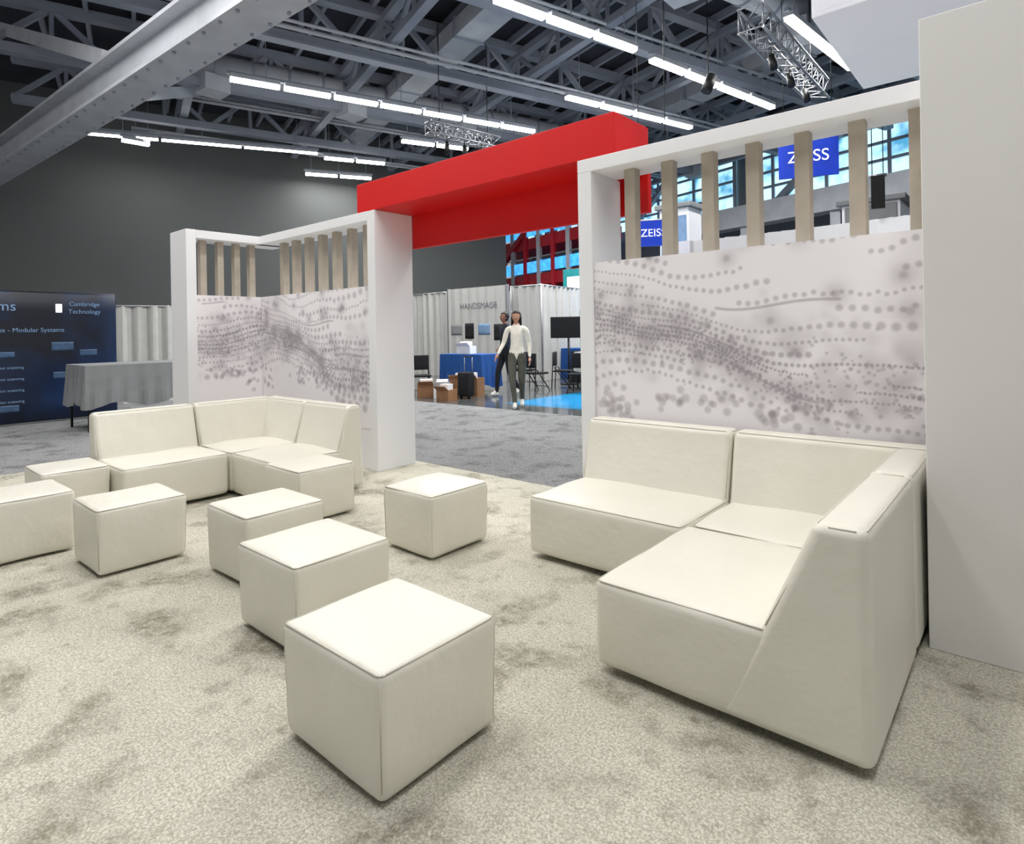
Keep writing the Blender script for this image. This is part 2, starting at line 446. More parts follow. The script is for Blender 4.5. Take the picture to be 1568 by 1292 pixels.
mural('mural_print_long', par, (-8.018, 4.072, 0), (1, 0, 0), 2.445, .45, MT, .0065, 11, -.1, 1.3)
mural('mural_print_short', par, (-8.022, 3.222, 0), (0, 1, 0), .85, .45, MT, .0065, 21, -.95, 1.3)

b = B('red_archway_header')
b.box(-5.76, -2.42, 4.06, 4.60, ZT, 3.18, red)
b.box(-5.435, -2.42, 4.58, 4.64, 2.475, ZT + .01, red)
b.done(bevel=.005)

b = B('wall_right'); b.box(-.389, 3.2, 3.38, 4.6, 0, 2.915, whitew)
b.done(bevel=.004)

# ------------------------------------------------------------------ hall shell
av = Vector((.30, .954, 0)).normalized(); bv = Vector((.954, -.30, 0)).normalized()
P0 = Vector((-26, 5, 0))
def wallseg(name, p, q, th, z0, z1, m):
    b = B(name); b.beam(Vector(p) + Vector((0, 0, (z0 + z1) / 2)), Vector(q) + Vector((0, 0, (z0 + z1) / 2)), th, z1 - z0, m); return b.done()
wallseg('wall_left', P0 - av * 16, P0 + av * 19, .3, -.006, 10.2, darkwall)
c0 = av * 24 - bv * 38; c1 = av * 24 + bv * 14
wallseg('wall_back', c0, c1, .3, -.006, 10.2, greywall)
for wi in range(5):
    s0 = -36 + wi * 9.2
    b = B('window_%d' % (wi + 1))
    pa = av * 23.8 + bv * s0; pb = av * 23.8 + bv * (s0 + 8.4)
    b.beam(pa + Vector((0, 0, 8.3)), pb + Vector((0, 0, 8.3)), .04, 2.6, winm)
    for k in range(8):
        p = av * 23.7 + bv * (s0 + k * 1.2); b.beam(p + Vector((0, 0, 7.0)), p + Vector((0, 0, 9.6)), .12, .12, steel)
    for z in (7.0, 7.65, 8.3, 8.95, 9.6):
        b.beam(av * 23.7 + bv * s0 + Vector((0, 0, z)), av * 23.7 + bv * (s0 + 8.4) + Vector((0, 0, z)), .12, .1, steel)
    b.beam(av * 23.5 + bv * (s0 + 1) + Vector((0, 0, 6.5)), av * 23.5 + bv * (s0 + 5) + Vector((0, 0, 9.6)), .25, .25, steel)
    b.done()
b = B('gallery_bulkhead')
for z, h, m in ((6.3, .9, steel_l), (4.6, .35, steel_l), (3.4, .5, steel)):
    b.beam(av * 22.6 - bv * 22 + Vector((0, 0, z)), av * 22.6 + bv * 12 + Vector((0, 0, z)), .8, h, m)
for k in range(9):
    p = av * 22.6 + bv * (-21 + 4 * k); b.beam(p + Vector((0, 0, 0)), p + Vector((0, 0, 6)), .35, .35, steel_l)
b.done()

cc = -bv * 10 + av * 8
b = B('ceiling'); b.beam(cc - av * 24 + Vector((0, 0, 10.3)), cc + av * 17 + Vector((0, 0, 10.3)), 62, .2, deck); b.done()
def truss(name, p0, p1, zb, zt, ch, wb, step, m):
    b = B(name); p0 = Vector(p0); p1 = Vector(p1); L = (p1 - p0).length; d = (p1 - p0) / L
    zb3 = Vector((0, 0, zb)); zt3 = Vector((0, 0, zt))
    b.beam(p0 + zb3, p1 + zb3, ch, ch * .8, m); b.beam(p0 + zt3, p1 + zt3, ch, ch * .8, m)
    n = int(L / step)
    for i in range(n):
        a = p0 + d * (i * L / n); c = p0 + d * ((i + 1) * L / n); mid = (a + c) / 2
        b.beam(a + zb3, mid + zt3, wb, wb, m); b.beam(mid + zt3, c + zb3, wb, wb, m)
        b.beam(mid + zt3, mid + zb3, wb * .7, wb * .7, m)
    return b.done()
for i in range(9):
    o = bv * (-27 + i * 3.9)
    truss('roof_truss', o - av * 3, o + av * 23.3, 8.7, 9.9, .30, .13, 2.6, steel)
for i in range(6):
    o = av * (1.5 + i * 4.2)
    truss('roof_truss', o - bv * 26.5, o + bv * 8, 8.95, 9.75, .24, .11, 2.0, steel)
b = B('ceiling_joists')
for i in range(24):
    o = av * (-2 + i * 1.05) + Vector((0, 0, 10.05)); b.beam(o - bv * 26.5, o + bv * 9, .1, .22, steel)
b.done()
for sgm, rr, zz in ((-19.2, .38, 9.2), (-9.0, .35, 9.3), (-1.5, .4, 9.3)):
    b = B('air_duct')
    o = bv * sgm; b.cyl(o + Vector((0, 0, zz)), o + av * 23 + Vector((0, 0, zz)), rr, steel_l, 16)
    for k in range(23): b.cyl(o + av * k + Vector((0, 0, zz)), o + av * (k + .06) + Vector((0, 0, zz)), rr + .03, steel, 16)
    for k in range(6):
        p = o + av * (2 + 4 * k); b.box(p.x - .35, p.x + .35, p.y - .35, p.y + .35, zz - .75, zz - .3, steel_l)
    b.done()
b = B('air_duct')
for t in (7.5, 16.0):
    o = av * t; b.beam(o - bv * 24 + Vector((0, 0, 9.35)), o + bv * 6 + Vector((0, 0, 9.35)), .8, .45, steel_l)
    for k in range(7):
        p = o + bv * (-22 + 4 * k); b.beam(p + Vector((0, 0, 9.35)), p + bv * .08 + Vector((0, 0, 9.35)), .88, .53, steel)
b.done()
b = B('conduit_pipes')
for t, z in ((-24, 8.5), (-21.5, 9.0), (-14.5, 8.6), (-11.5, 8.9), (-6.0, 8.55), (-3.4, 8.9), (1.0, 8.6)):
    o = bv * t + Vector((0, 0, z)); b.cyl(o, o + av * 23, .06, steel_l, 8); b.cyl(o + bv * .3, o + bv * .3 + av * 23, .04, steel_l, 8)
b.done()

b = B('steel_girder')
g0 = Vector((-25, 3.44, 6.5)); g1 = Vector((4.5, 4.97, 6.5))
gd = (g1 - g0).normalized(); gs = Vector((gd.y, -gd.x, 0))
b.beam(g0, g1, .22, .62, steel_l)
b.beam(g0 + Vector((0, 0, .33)), g1 + Vector((0, 0, .33)), .66, .07, steel_l)
b.beam(g0 - Vector((0, 0, .33)), g1 - Vector((0, 0, .33)), .66, .07, steel_l)
for k in range(58):
    p = g0 + gd * (k * .5)
    for sgn in (-1, 1): b.cyl(p + gs * (sgn * .25) - Vector((0, 0, .40)), p + gs * (sgn * .25) - Vector((0, 0, .36)), .03, steel, 6)
    if k % 4 == 0: b.beam(p + Vector((0, 0, -.3)), p + Vector((0, 0, .3)), .5, .03, steel_l)
b.done()
b = B('steel_brace')
b.beam((-20.5, 3.3, 9.7), (-13.5, 3.9, 6.9), .3, .3, steel_l); b.beam((-19, 8, 9.0), (-16.5, 4.2, 7.0), .3, .3, steel_l)
b.done()

# ------------------------------------------------------------------ light strips
def light_strip(p0, p1, z=8.0, power=150, nseg=1, gap=.25, warm=(1, .99, .97), vis=.16):
    p0 = Vector((*p0, z)); p1 = Vector((*p1, z)); L = (p1 - p0).length; d = (p1 - p0) / L
    e = empty('linear_ceiling_light', (p0 + p1) / 2)
    b = B('fixture')
    for i in range(nseg):
        a = p0 + d * (i * L / nseg + gap / 2); c = p0 + d * ((i + 1) * L / nseg - gap / 2)
        b.beam(a + Vector((0, 0, .12)), c + Vector((0, 0, .12)), vis + .06, .1, steel_l)
        b.beam(a + Vector((0, 0, .03)), c + Vector((0, 0, .03)), vis, .08, tube)
    b.beam(p0 + Vector((0, 0, .2)), p1 + Vector((0, 0, .2)), .08, .08, steel)
    for t in (.1, .5, .9):
        q = p0 + d * (L * t); b.cyl(q + Vector((0, 0, .2)), q + Vector((0, 0, max(.5, 9.9 - z))), .012, steel, 5)
    o = b.done(); o.parent = e; o.matrix_parent_inverse = Matrix.Translation(-e.location)
    if power:
        ld = bpy.data.lights.new('strip_lamp', 'AREA'); ld.shape = 'RECTANGLE'; ld.size = L - gap; ld.size_y = vis; ld.energy = power; ld.color = warm
        lo = bpy.data.objects.new('strip_lamp', ld); COL.objects.link(lo)
        lo.location = (0, 0, -.02)
        lo.rotation_euler = (0, 0, math.atan2(d.y, d.x)); lo.parent = e
for a, c, n, pw in [((-15.4, 7.03), (-12.3, 15.66), 7, 650), ((-7.96, 8.85), (-6.98, 12.77), 3, 300), ((-6.97, 13.4), (-5.81, 18.9), 4, 380),
                ((-9.85, 13.9), (-8.37, 18.9), 4, 450), ((-3.87, 13.55), (-3.43, 17.44), 1, 300), ((-16.2, 13.2), (-15.2, 15.5), 2, 300),
                ((-22.3, 13.2), (-21.0, 15.6), 2, 120), ((-19.8, 12.5), (-18.8, 14.6), 2, 120), ((-22.7, 6.8), (-22.6, 7.7), 1, 60)]:
    light_strip(a, c, power=pw, nseg=n, gap=.12)
light_strip((-23.5, 5.6), (-19.9, 12.4), z=8.15, power=0, nseg=3, gap=.1, vis=.02)
for a, c in [((0.2, -2), (1.2, 4)), ((-4.2, -1), (-3, 5)), ((-8.2, -.5), (-7, 5)), ((3, 3), (4, 9)), ((-4.4, 6.6), (-3.8, 9.0)), ((-12, -3), (-10.8, 3))]:
    light_strip(a, c, power=195, nseg=4, vis=.3)  # extra strips added overhead, out of view, to light the booth

# ------------------------------------------------------------------ hanging items
def boxtruss(name, p0, p1, w=.35):
    b = B(name); p0 = Vector(p0); p1 = Vector(p1); L = (p1 - p0).length; d = (p1 - p0) / L
    sd = Vector((d.y, -d.x, 0)) * w / 2; u = Vector((0, 0, w / 2))
    cor = [sd + u, -sd + u, -sd - u, sd - u]
    for c in cor: b.cyl(p0 + c, p1 + c, .028, alu, 8)
    n = int(L / w)
    for i in range(n):
        a = p0 + d * (i * L / n); c = p0 + d * ((i + 1) * L / n)
        for k in range(4): b.cyl(a + cor[k], c + cor[(k + 1) % 4], .014, alu, 5)
        for k in range(4): b.cyl(a + cor[k], a + cor[(k + 1) % 4], .014, alu, 5)
    for t in (.15, .85): b.cyl(p0 + d * (L * t), p0 + d * (L * t) + Vector((0, 0, 9.9 - p0.z)), .012, black, 5)
    for k in range(3):
        q = p0 + d * (L * (.25 + .25 * k)) - Vector((0, 0, .3)); b.cyl(q, q + Vector((.06, -.05, -.28)), .07, black, 10); b.cyl(q, q + Vector((0, 0, .2)), .015, black, 5)
    return b.done()
boxtruss('lighting_truss', (-3.75, 11, 7), (-3.75, 15.5, 7), .42)
boxtruss('lighting_truss', (-12.2, 10.9, 7), (-11.8, 13.2, 7), .3)
boxtruss('lighting_truss', (-1.75, 11.3, 6.6), (1.2, 11.3, 6.6), .4)

b = B('hanging_fabric_sign')
b.box(-1.9, 1.5, 7.6, 10.4, 5.05, 5.10, whitef)
b.box(-1.9, -1.86, 7.6, 10.4, 5.1, 6.3, whitef); b.box(1.46, 1.5, 7.6, 10.4, 5.1, 6.3, whitef)
b.box(-1.86, 1.46, 7.6, 7.64, 5.1, 6.3, whitef); b.box(-1.86, 1.46, 10.36, 10.4, 5.1, 6.3, whitef)
for x in (-1.8, 1.4):
    for y in (7.7, 10.3): b.cyl((x, y, 6.3), (x, y, 9.9), .01, black, 5)
b.done(bevel=.02)

def text(body, par, loc, rotz, size, m, ext=.004):
    cu = bpy.data.curves.new('lettering', 'FONT'); cu.body = body; cu.size = size; cu.extrude = ext; cu.align_x = 'CENTER'; cu.align_y = 'CENTER'
    o = bpy.data.objects.new('lettering', cu); COL.objects.link(o); o.data.materials.append(m)
    o.location = loc; o.rotation_euler = (math.pi / 2, 0, rotz)
    o.parent = par
    return o
def hang_banner(x, y, z0, z1, w, rot, body, size, m=None):
    e = empty('hanging_banner', (x, y, 0)); e.rotation_euler = (0, 0, rot)
    b = B('banner_panel', e); b.box(-w / 2, w / 2, -.03, .03, z0, z1, m or bluesign)
    for sx in (-.4, .4): b.cyl((sx * w, 0, z1), (sx * w, 0, 9.9), .008, black, 5)
    b.cyl((-w / 2 - .03, 0, z1), (w / 2 + .03, 0, z1), .03, alu, 8)
    b.done()
    if body: text(body, e, (0, -.035, (z0 + z1) / 2), 0, size, whitetext)
hang_banner(-3.9, 15.1, 4.95, 5.87, 1.25, .35, 'ZEISS', .38)
hang_banner(-5.35, 10.3, 3.05, 3.52, .6, .5, 'ZEISS', .2)
hang_banner(-1.95, 11.7, 3.45, 4.0, .2, .2, '', .2, black)

b = B('trade_booth_canopy')
n = 20
f = lambda t: Vector((-5.2 + 4.6 * t, 11.2 + .9 * math.sin(t * math.pi), 0))
for i in range(n):
    t0, t1 = i / n, (i + 1) / n
    zc = 2.95 + .12 * math.sin(t0 * 3.1)
    b.beam(f(t0) + Vector((0, 0, zc)), f(t1) + Vector((0, 0, zc)), .1, .5, white)
b.box(-5.3, -5.0, 11.1, 11.4, -.006, 3.2, white); b.box(-.8, -.5, 11.1, 11.4, -.006, 3.2, white)
b.box(-5.0, -.8, 12.6, 12.7, -.006, 2.6, white)
b.done()
b = B('booth_tower'); b.box(-2.9, -1.9, 13.6, 14.8, -.006, 3.9, white); b.box(-3.0, -1.8, 13.5, 14.9, 3.9, 4.0, greyc); b.box(-2.85, -1.95, 13.57, 13.6, 3.55, 3.85, greyc); b.done(bevel=.02)
b = B('booth_tower'); b.box(-7.4, -6.6, 14.6, 15.4, -.006, 4.6, white); b.box(-7.5, -6.5, 14.5, 15.5, 4.6, 4.72, greyc); b.box(-7.35, -6.65, 14.57, 14.6, 3.0, 4.4, paleblue); b.done(bevel=.02)

# ------------------------------------------------------------------ background through the portal
def drapery(b, p, q, z1, m):
    p = Vector(p); q = Vector(q); L = (q - p).length; d = (q - p) / L; nn = Vector((d.y, -d.x, 0)); N = int(L / .06)
    pr = None
    for i in range(N + 1):
        t = i / N; off = nn * (.035 * math.sin(i * 1.25) + .015 * math.sin(i * .37))
        c = p + d * (L * t) + off
        if pr is not None:
            b.face([(pr.x, pr.y, 0), (c.x, c.y, 0), (c.x, c.y, z1), (pr.x, pr.y, z1)], m, True)
        pr = c
    b.cyl(p + Vector((0, 0, z1)), q + Vector((0, 0, z1)), .025, alu, 8)
    for i in range(int(L / 2.5) + 1):
        c = p + d * min(L, i * 2.5); b.cyl(c + Vector((0, 0, -.006)), c + Vector((0, 0, z1 + .03)), .025, alu, 8)
b = B('pipe_and_drape')
drapery(b, (-17.5, 14.4, 0), (-14.9, 14.4, 0), 2.9, drape)
drapery(b, (-12.4, 14.4, 0), (-11.2, 14.4, 0), 2.9, drape)
drapery(b, (-11.2, 14.4, 0), (-11.6, 17.0, 0), 2.9, drape)
b.done()
b = B('pipe_and_drape')
drapery(b, (-16.2, 3.2, 0), (-15.2, 8.2, 0), 2.25, drape)
b.done()
e = empty('booth_backwall_sign', (-13.6, 14.1, 0))
b = B('sign_panel', e); b.box(-1.3, 1.3, -.05, .05, -.006, 2.95, drape); b.box(-1.33, -1.28, -.06, .06, -.006, 2.97, alu); b.box(1.28, 1.33, -.06, .06, -.006, 2.97, alu); b.done()
text('HANDSMAGE', e, (.1, -.06, 2.35), 0, .27, greytext)
b = B('sign_pictures', e)
for i, (xx, zz, ww, hh_) in enumerate(((-.9, 1.6, .5, .35), (-.3, 1.55, .4, .5), (.35, 1.6, .5, .35), (.95, 1.5, .35, .5))):
    b.rbox(xx - ww / 2, xx + ww / 2, -.062, -.05, zz - hh_ / 2, zz + hh_ / 2, .004, (greyc, blackc, paleblue, blackc)[i], cuts=2)
b.done()

def table(name, x0, x1, y0, y1, h, m, drop):
    b = B(name); b.rbox(x0, x1, y0, y1, h - .04, h, .012, m, cuts=4)
    pts = []
    per = [(x0, y0), (x1, y0), (x1, y1), (x0, y1)]
    for i in range(4):
        a = Vector(per[i]); c = Vector(per[(i + 1) % 4]); N = max(4, int((c - a).length / .05))
        for k in range(N): pts.append((a + (c - a) * (k / N), i))
    n = len(pts); cen = Vector(((x0 + x1) / 2, (y0 + y1) / 2))
    def ring(t):
        out = []
        for i, (p, sd) in enumerate(pts):
            o = (p - cen).normalized() * (t * (.03 + .03 * math.sin(i * 1.3) + .02 * math.sin(i * .45)))
            zz = h - .01 - t * (drop + (.05 * math.sin(i * .35)))
            out.append((p.x + o.x, p.y + o.y, max(.0, zz)))
        return out
    rs = [ring(t) for t in (0, .33, .66, 1)]
    for a, c in zip(rs[:-1], rs[1:]):
        for i in range(n): b.face([a[i], a[(i + 1) % n], c[(i + 1) % n], c[i]], m, True)
    for fx in (x0 + .06, x1 - .06):
        for fy in (y0 + .06, y1 - .06): b.cyl((fx, fy, -.006), (fx, fy, h - .03), .02, black, 8)
    return b.done()
table('draped_table', -11.9, -10.4, 10.9, 11.6, .95, bluec, .8)
table('draped_table', -10.3, -9.0, 14.6, 15.4, .9, blackc, .88)
table('draped_table', -9.0, -8.0, 12.9, 13.6, .95, drape, .45)
table('draped_table', -12.6, -11.5, 2.9, 4.9, 1.08, greyc, .66)
table('draped_table', -8.9, -7.6, 15.4, 16.1, .95, blackc, .9)
table('draped_table', -11.4, -10.6, 15.6, 16.3, .95, bluec, .9)

def carton(x, y, z, w, d, h, rot, m=cardboard):
    b = B('cardboard_box'); c = math.cos(rot); s_ = math.sin(rot)
    def T(px, py, pz): return (x + px * c - py * s_, y + px * s_ + py * c, z + pz)
    t = .012
    def bx(a0, a1, b0, b1, c0, c1, mm):
        b.hexa([T(a0, b0, c0), T(a1, b0, c0), T(a1, b1, c0), T(a0, b1, c0), T(a0, b0, c1), T(a1, b0, c1), T(a1, b1, c1), T(a0, b1, c1)], mm)
    bx(-w / 2, w / 2, -d / 2, d / 2, 0, t, m)
    bx(-w / 2, w / 2, -d / 2, -d / 2 + t, t, h, m); bx(-w / 2, w / 2, d / 2 - t, d / 2, t, h, m)
    bx(-w / 2, -w / 2 + t, -d / 2 + t, d / 2 - t, t, h, m); bx(w / 2 - t, w / 2, -d / 2 + t, d / 2 - t, t, h, m)
    b.hexa([T(-w / 2, -d / 2, h - .01), T(w / 2, -d / 2, h - .01), T(w / 2, -d / 2 - .12, h + .08), T(-w / 2, -d / 2 - .12, h + .08),
            T(-w / 2, -d / 2, h), T(w / 2, -d / 2, h), T(w / 2, -d / 2 - .12, h + .09), T(-w / 2, -d / 2 - .12, h + .09)], m)
    bx(-w * .35, w * .3, -d * .3, d * .3, t, h + .12, white)
    return b.done()
carton(-10.35, 10.35, -.006, .7, .5, .42, .4); carton(-10.95, 9.6, -.006, .45, .4, .3, .9)
carton(-9.95, 9.3, -.006, .35, .3, .25, .1)
carton(-11.2, 11.2, .952, .4, .3, .2, .2, white)
carton(-10.5, 9.7, -.006, .4, .35, .3, .7, white)

def chair(x, y, rot):
    e = empty('folding_chair', (x, y, 0)); e.rotation_euler = (0, 0, rot)
    b = B('chair_body', e)
    b.rbox(-.22, .22, -.22, .22, .42, .47, .02, blackc, cuts=4); b.rbox(-.22, .22, .2, .25, .58, .95, .02, blackc, cuts=4)
    for sx in (-.21, .21):
        b.cyl((sx, .27, -.006), (sx, .22, .95), .014, black, 8); b.cyl((sx, -.25, -.006), (sx, .2, .55), .014, black, 8)
        b.cyl((sx, -.2, .44), (sx, .24, .44), .012, black, 8)
    b.cyl((-.21, -.2, .1), (.21, -.2, .1), .01, black, 6)
    b.done()
chair(-11.6, 10.0, 1.0); chair(-9.6, 12.1, 3.0); chair(-10.6, 12.9, 3.4); chair(-9.5, 13.1, 2.0); chair(-8.4, 12.2, .3)

def monitor(x, y, z, rot, m=None):
    e = empty('display_monitor', (x, y, z)); e.rotation_euler = (0, 0, rot)
    b = B('monitor_body', e)
    b.rbox(-.5, .5, -.03, .03, .0, .6, .012, black, cuts=4); b.box(-.47, .47, -.034, -.03, .03, .57, m or glassblue)
    b.cyl((0, .02, -z - .006), (0, .02, .1), .03, black, 10); b.cyl((0, .02, -z - .006), (0, .02, -z + .03), .25, black, 16)
    b.done()
monitor(-9.95, 14.0, 1.3, .55, blackc); monitor(-8.8, 14.1, 1.75, .5); monitor(-8.25, 14.7, 2.4, .5)

b = B('rolling_suitcase'); b.rbox(-10.05, -9.7, 9.72, 9.95, .05, .6, .04, blackc, cuts=5)
for x in (-10.0, -9.75): b.cyl((x, 9.92, .55), (x, 9.92, .95), .01, alu, 6); b.cyl((x, 9.8, -.006), (x, 9.8, .06), .03, black, 8)
b.cyl((-10.01, 9.92, .95), (-9.74, 9.92, .95), .014, black, 6); b.done()

b = B('mezzanine_balcony')
m0 = Vector((-25.0, 27.2, 0)); md = bv; mn = av; m1 = m0 + md * 9.5
for z, h in ((4.3, .6), (6.3, .6)):
    b.beam(m0 + mn * 1 + Vector((0, 0, z)), m1 + mn * 1 + Vector((0, 0, z)), 2, h, redstruct)
    b.beam(m0 + Vector((0, 0, z + 1.2)), m1 + Vector((0, 0, z + 1.2)), .06, .06, alu)
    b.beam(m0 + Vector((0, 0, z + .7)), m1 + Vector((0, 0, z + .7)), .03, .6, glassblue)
for k in range(8):
    p = m0 + md * (k * 1.3); b.beam(p + Vector((0, 0, -.006)), p + Vector((0, 0, 9.8)), .22, .22, redstruct if k % 2 else steel_l)
b.beam(m0 + Vector((0, 0, 4.6)), m0 + md * 4 + Vector((0, 0, 7.0)), .3, .3, redstruct)
b.beam(m0 + mn * 2 + Vector((0, 0, 2.4)), m1 + mn * 2 + Vector((0, 0, 2.4)), .2, 4.8, greywall)
b.done()
b = B('exhibit_light_box'); b.box(-11.2, -8.8, 17.9, 18.1, -.006, 3.4, whitef); b.box(-11.0, -9.0, 17.88, 17.9, 1.9, 3.2, glassblue); b.done(bevel=.01)
b = B('exhibit_display_wall'); b.box(-14.0, -11.9, 19.4, 19.6, -.006, 3.9, greenp); b.box(-13.8, -12.1, 19.38, 19.4, 1.2, 2.0, orangep); b.box(-13.8, -12.1, 19.38, 19.4, 2.3, 3.6, whitef); b.done(bevel=.01)
b = B('exhibit_display_wall'); b.box(-7.9, -6.6, 16.4, 16.6, -.006, 3.0, bluesign); b.box(-7.7, -6.8, 16.38, 16.4, 1.4, 2.6, whitef); b.done(bevel=.01)

par = empty('exhibit_poster_wall', (-13.7, 2.2, 0))
b = B('poster_panel', par)
b.rbox(-.05, .05, -2.6, 1.78, .03, 2.38, .045, poster, cuts=6)
b.box(-.25, .25, -2.3, -2.2, -.004, .05, alu); b.box(-.25, .25, 1.5, 1.6, -.004, .05, alu); b.done()
def ptxt(t, y, z, s_, m=paleblue):
    return text(t, par, (.058, y, z), math.pi / 2, s_, m)
ptxt('systems', -.15, 2.1, .24, paleblue); ptxt('Cambridge', 1.25, 2.16, .11, paleblue); ptxt('Technology', 1.25, 2.02, .11, paleblue); ptxt('Images - Modular Systems', .35, 1.68, .11)
for i in range(4): ptxt('high precision scanning', .0, 1.02 - i * .2, .07)
b = B('poster_pictures', par)
steelblue = mat('steel_blue_print', srgb(60, 85, 115), .5, .3, 9)
for (y, z, w, h, m) in ((.0, 1.25, .4, .10, steelblue), (.9, 1.38, .34, .16, steelblue), (1.3, 1.25, .28, .12, steelblue), (1.2, .42, .42, .2, paleblue), (.85, 2.08, .10, .16, whitetext), (1.0, .85, .5, .12, steelblue), (.0, .3, .5, .12, steelblue)):
    b.rbox(.05, .056, y - w / 2, y + w / 2, z - h / 2, z + h / 2, .002, m, cuts=2)
b.done()

# ------------------------------------------------------------------ people
def skin(verts, edges, radii, roots, sub=2):
    me = bpy.data.meshes.new('t'); me.from_pydata([Vector(v) for v in verts], edges, []); me.update()
    o = bpy.data.objects.new('t', me); COL.objects.link(o)
    o.modifiers.new('skin', 'SKIN')
    sv = me.skin_vertices[0].data
    for i, r in enumerate(radii):
        sv[i].radius = (r, r) if not isinstance(r, tuple) else r
        sv[i].use_root = i in roots
    o.modifiers['skin'].use_smooth_shade = True
    sb = o.modifiers.new('s', 'SUBSURF'); sb.levels = sub; sb.render_levels = sub
    dg = bpy.context.evaluated_depsgraph_get(); dg.update()
    m2 = bpy.data.meshes.new_from_object(o.evaluated_get(dg))
    bpy.data.objects.remove(o)
    return m2

def person(name, x, y, rot, sc, pose, mats, longhair):
    skinm, top, pants, shoe, hairm = mats
    e = empty(name, (x, y, -.006)); e.rotation_euler = (0, 0, rot); e.scale = (sc, sc, sc)
    J = {'pel': (0, 0, .95), 'wai': (0, 0, 1.09), 'che': (0, .01, 1.26), 'nb': (0, 0, 1.40), 'nk': (0, .01, 1.47), 'hd': (0, .02, 1.56)}
    R = {'pel': .125, 'wai': .108, 'che': .125, 'nb': .07, 'nk': .046, 'hd': .045}
    E = [('pel', 'wai', 'T'), ('wai', 'che', 'T'), ('che', 'nb', 'T'), ('nb', 'nk', 'S'), ('nk', 'hd', 'S')]
    for sd, sg in (('r', 1), ('l', -1)):
        P = pose[sd]
        J['sh' + sd] = (sg * .165, 0, 1.375); R['sh' + sd] = .058
        J['el' + sd] = P['el']; R['el' + sd] = .040
        J['wr' + sd] = P['wr']; R['wr' + sd] = .026
        J['hp' + sd] = (sg * .088, 0, .86); R['hp' + sd] = .095
        J['kn' + sd] = P['kn']; R['kn' + sd] = .062
        J['an' + sd] = P['an']; R['an' + sd] = .042
        J['to' + sd] = P['to']; R['to' + sd] = .032
        E += [('nb', 'sh' + sd, 'T'), ('sh' + sd, 'el' + sd, 'T'), ('el' + sd, 'wr' + sd, 'T'), ('pel', 'hp' + sd, 'P'),
              ('hp' + sd, 'kn' + sd, 'P'), ('kn' + sd, 'an' + sd, 'P'), ('an' + sd, 'to' + sd, 'F')]
    names = list(J); idx = {n_: i for i, n_ in enumerate(names)}
    me = skin([J[n_] for n_ in names], [(idx[a], idx[c]) for a, c, t in E], [R[n_] for n_ in names], [0])
    me.materials.clear()
    for m in (top, pants, skinm, shoe): me.materials.append(m)
    tag = {'T': 0, 'P': 1, 'S': 2, 'F': 3}
    segs = [(Vector(J[a]), Vector(J[c]), tag[t], (R[a] + R[c]) / 2) for a, c, t in E]
    for p in me.polygons:
        c = p.center; best = 1e9; bt = 0
        for a, d, t, rr in segs:
            ab = d - a; u = max(0, min(1, (c - a).dot(ab) / ab.length_squared)); dist = (c - a - ab * u).length / rr
            if dist < best: best = dist; bt = t
        p.material_index = bt; p.use_smooth = True
    me.name = 'body'; o = bpy.data.objects.new('body', me); COL.objects.link(o); o.parent = e
    for sd, sg in (('r', 1), ('l', -1)):
        w = Vector(pose[sd]['wr']); el = Vector(pose[sd]['el']); d = (w - el).normalized()
        fwd = Vector((0, 1, 0)); fwd = (fwd - d * fwd.dot(d)).normalized(); sidev = d.cross(fwd)
        V = [w, w + d * .04, w + d * .085]; Ed = [(0, 1), (1, 2)]; Rr = [.024, .031, .030]; roots = [0]
        for k, (off, ln) in enumerate(((.030, .070), (.011, .08), (-.009, .074), (-.028, .058))):
            b0 = w + d * .078 + fwd * off; i0 = len(V)
            c1 = b0 + d * ln * .45; c2 = c1 + (d * .9 + sidev * (-sg) * .35).normalized() * ln * .32; c3 = c2 + (d * .7 - sidev * sg * .7).normalized() * ln * .26
            V += [b0, c1, c2, c3]; Ed += [(i0, i0 + 1), (i0 + 1, i0 + 2), (i0 + 2, i0 + 3)]; Rr += [.010, .009, .0085, .007]; roots.append(i0)
        i0 = len(V); t0 = w + d * .03 + fwd * .02
        t1 = t0 + (fwd * .8 + d * .7).normalized() * .04; t2 = t1 + (d + fwd * .2).normalized() * .032
        V += [t0, t1, t2]; Ed += [(i0, i0 + 1), (i0 + 1, i0 + 2)]; Rr += [.012, .0105, .008]; roots.append(i0)
        hm = skin(V, Ed, Rr, roots, 1); hm.materials.clear(); hm.materials.append(skinm)
        for p in hm.polygons: p.use_smooth = True
        ho = bpy.data.objects.new('hand_' + sd, hm); COL.objects.link(ho); ho.parent = e
    for sd in 'rl':
        a = Vector(pose[sd]['an']); t = Vector(pose[sd]['to']); d = (t - a); flat = Vector((d.x, d.y, 0)).normalized()
        heel = a - flat * .04 - Vector((0, 0, .055)); tip = t + flat * .03 - Vector((0, 0, .008))
        m3 = skin([heel, (heel + tip) / 2 + Vector((0, 0, .012)), tip], [(0, 1), (1, 2)], [.036, .042, .034], [0], 2)
        m3.materials.clear(); m3.materials.append(shoe)
        so = bpy.data.objects.new('shoe_' + sd, m3); COL.objects.link(so); so.parent = e
    hb = B('head', e)
    def shape(p):
        q = p.copy(); z = p.z / .112
        if z < 0: q.x *= 1 + .32 * z; q.y = q.y * (1 + .12 * z) + (-.012 * z if p.y > 0 else 0)
        if p.y > 0: q.y *= .95
        nr = math.exp(-((p.x / .013) ** 2)) * math.exp(-(((p.z + .018) / .022) ** 2))
        if p.y > 0: q.y += .022 * nr
        if p.y > .04: q.y -= .008 * (math.exp(-(((abs(p.x) - .03) / .014) ** 2) - ((p.z - .004) / .012) ** 2))
        return q
    HC = (0, .025, 1.595)
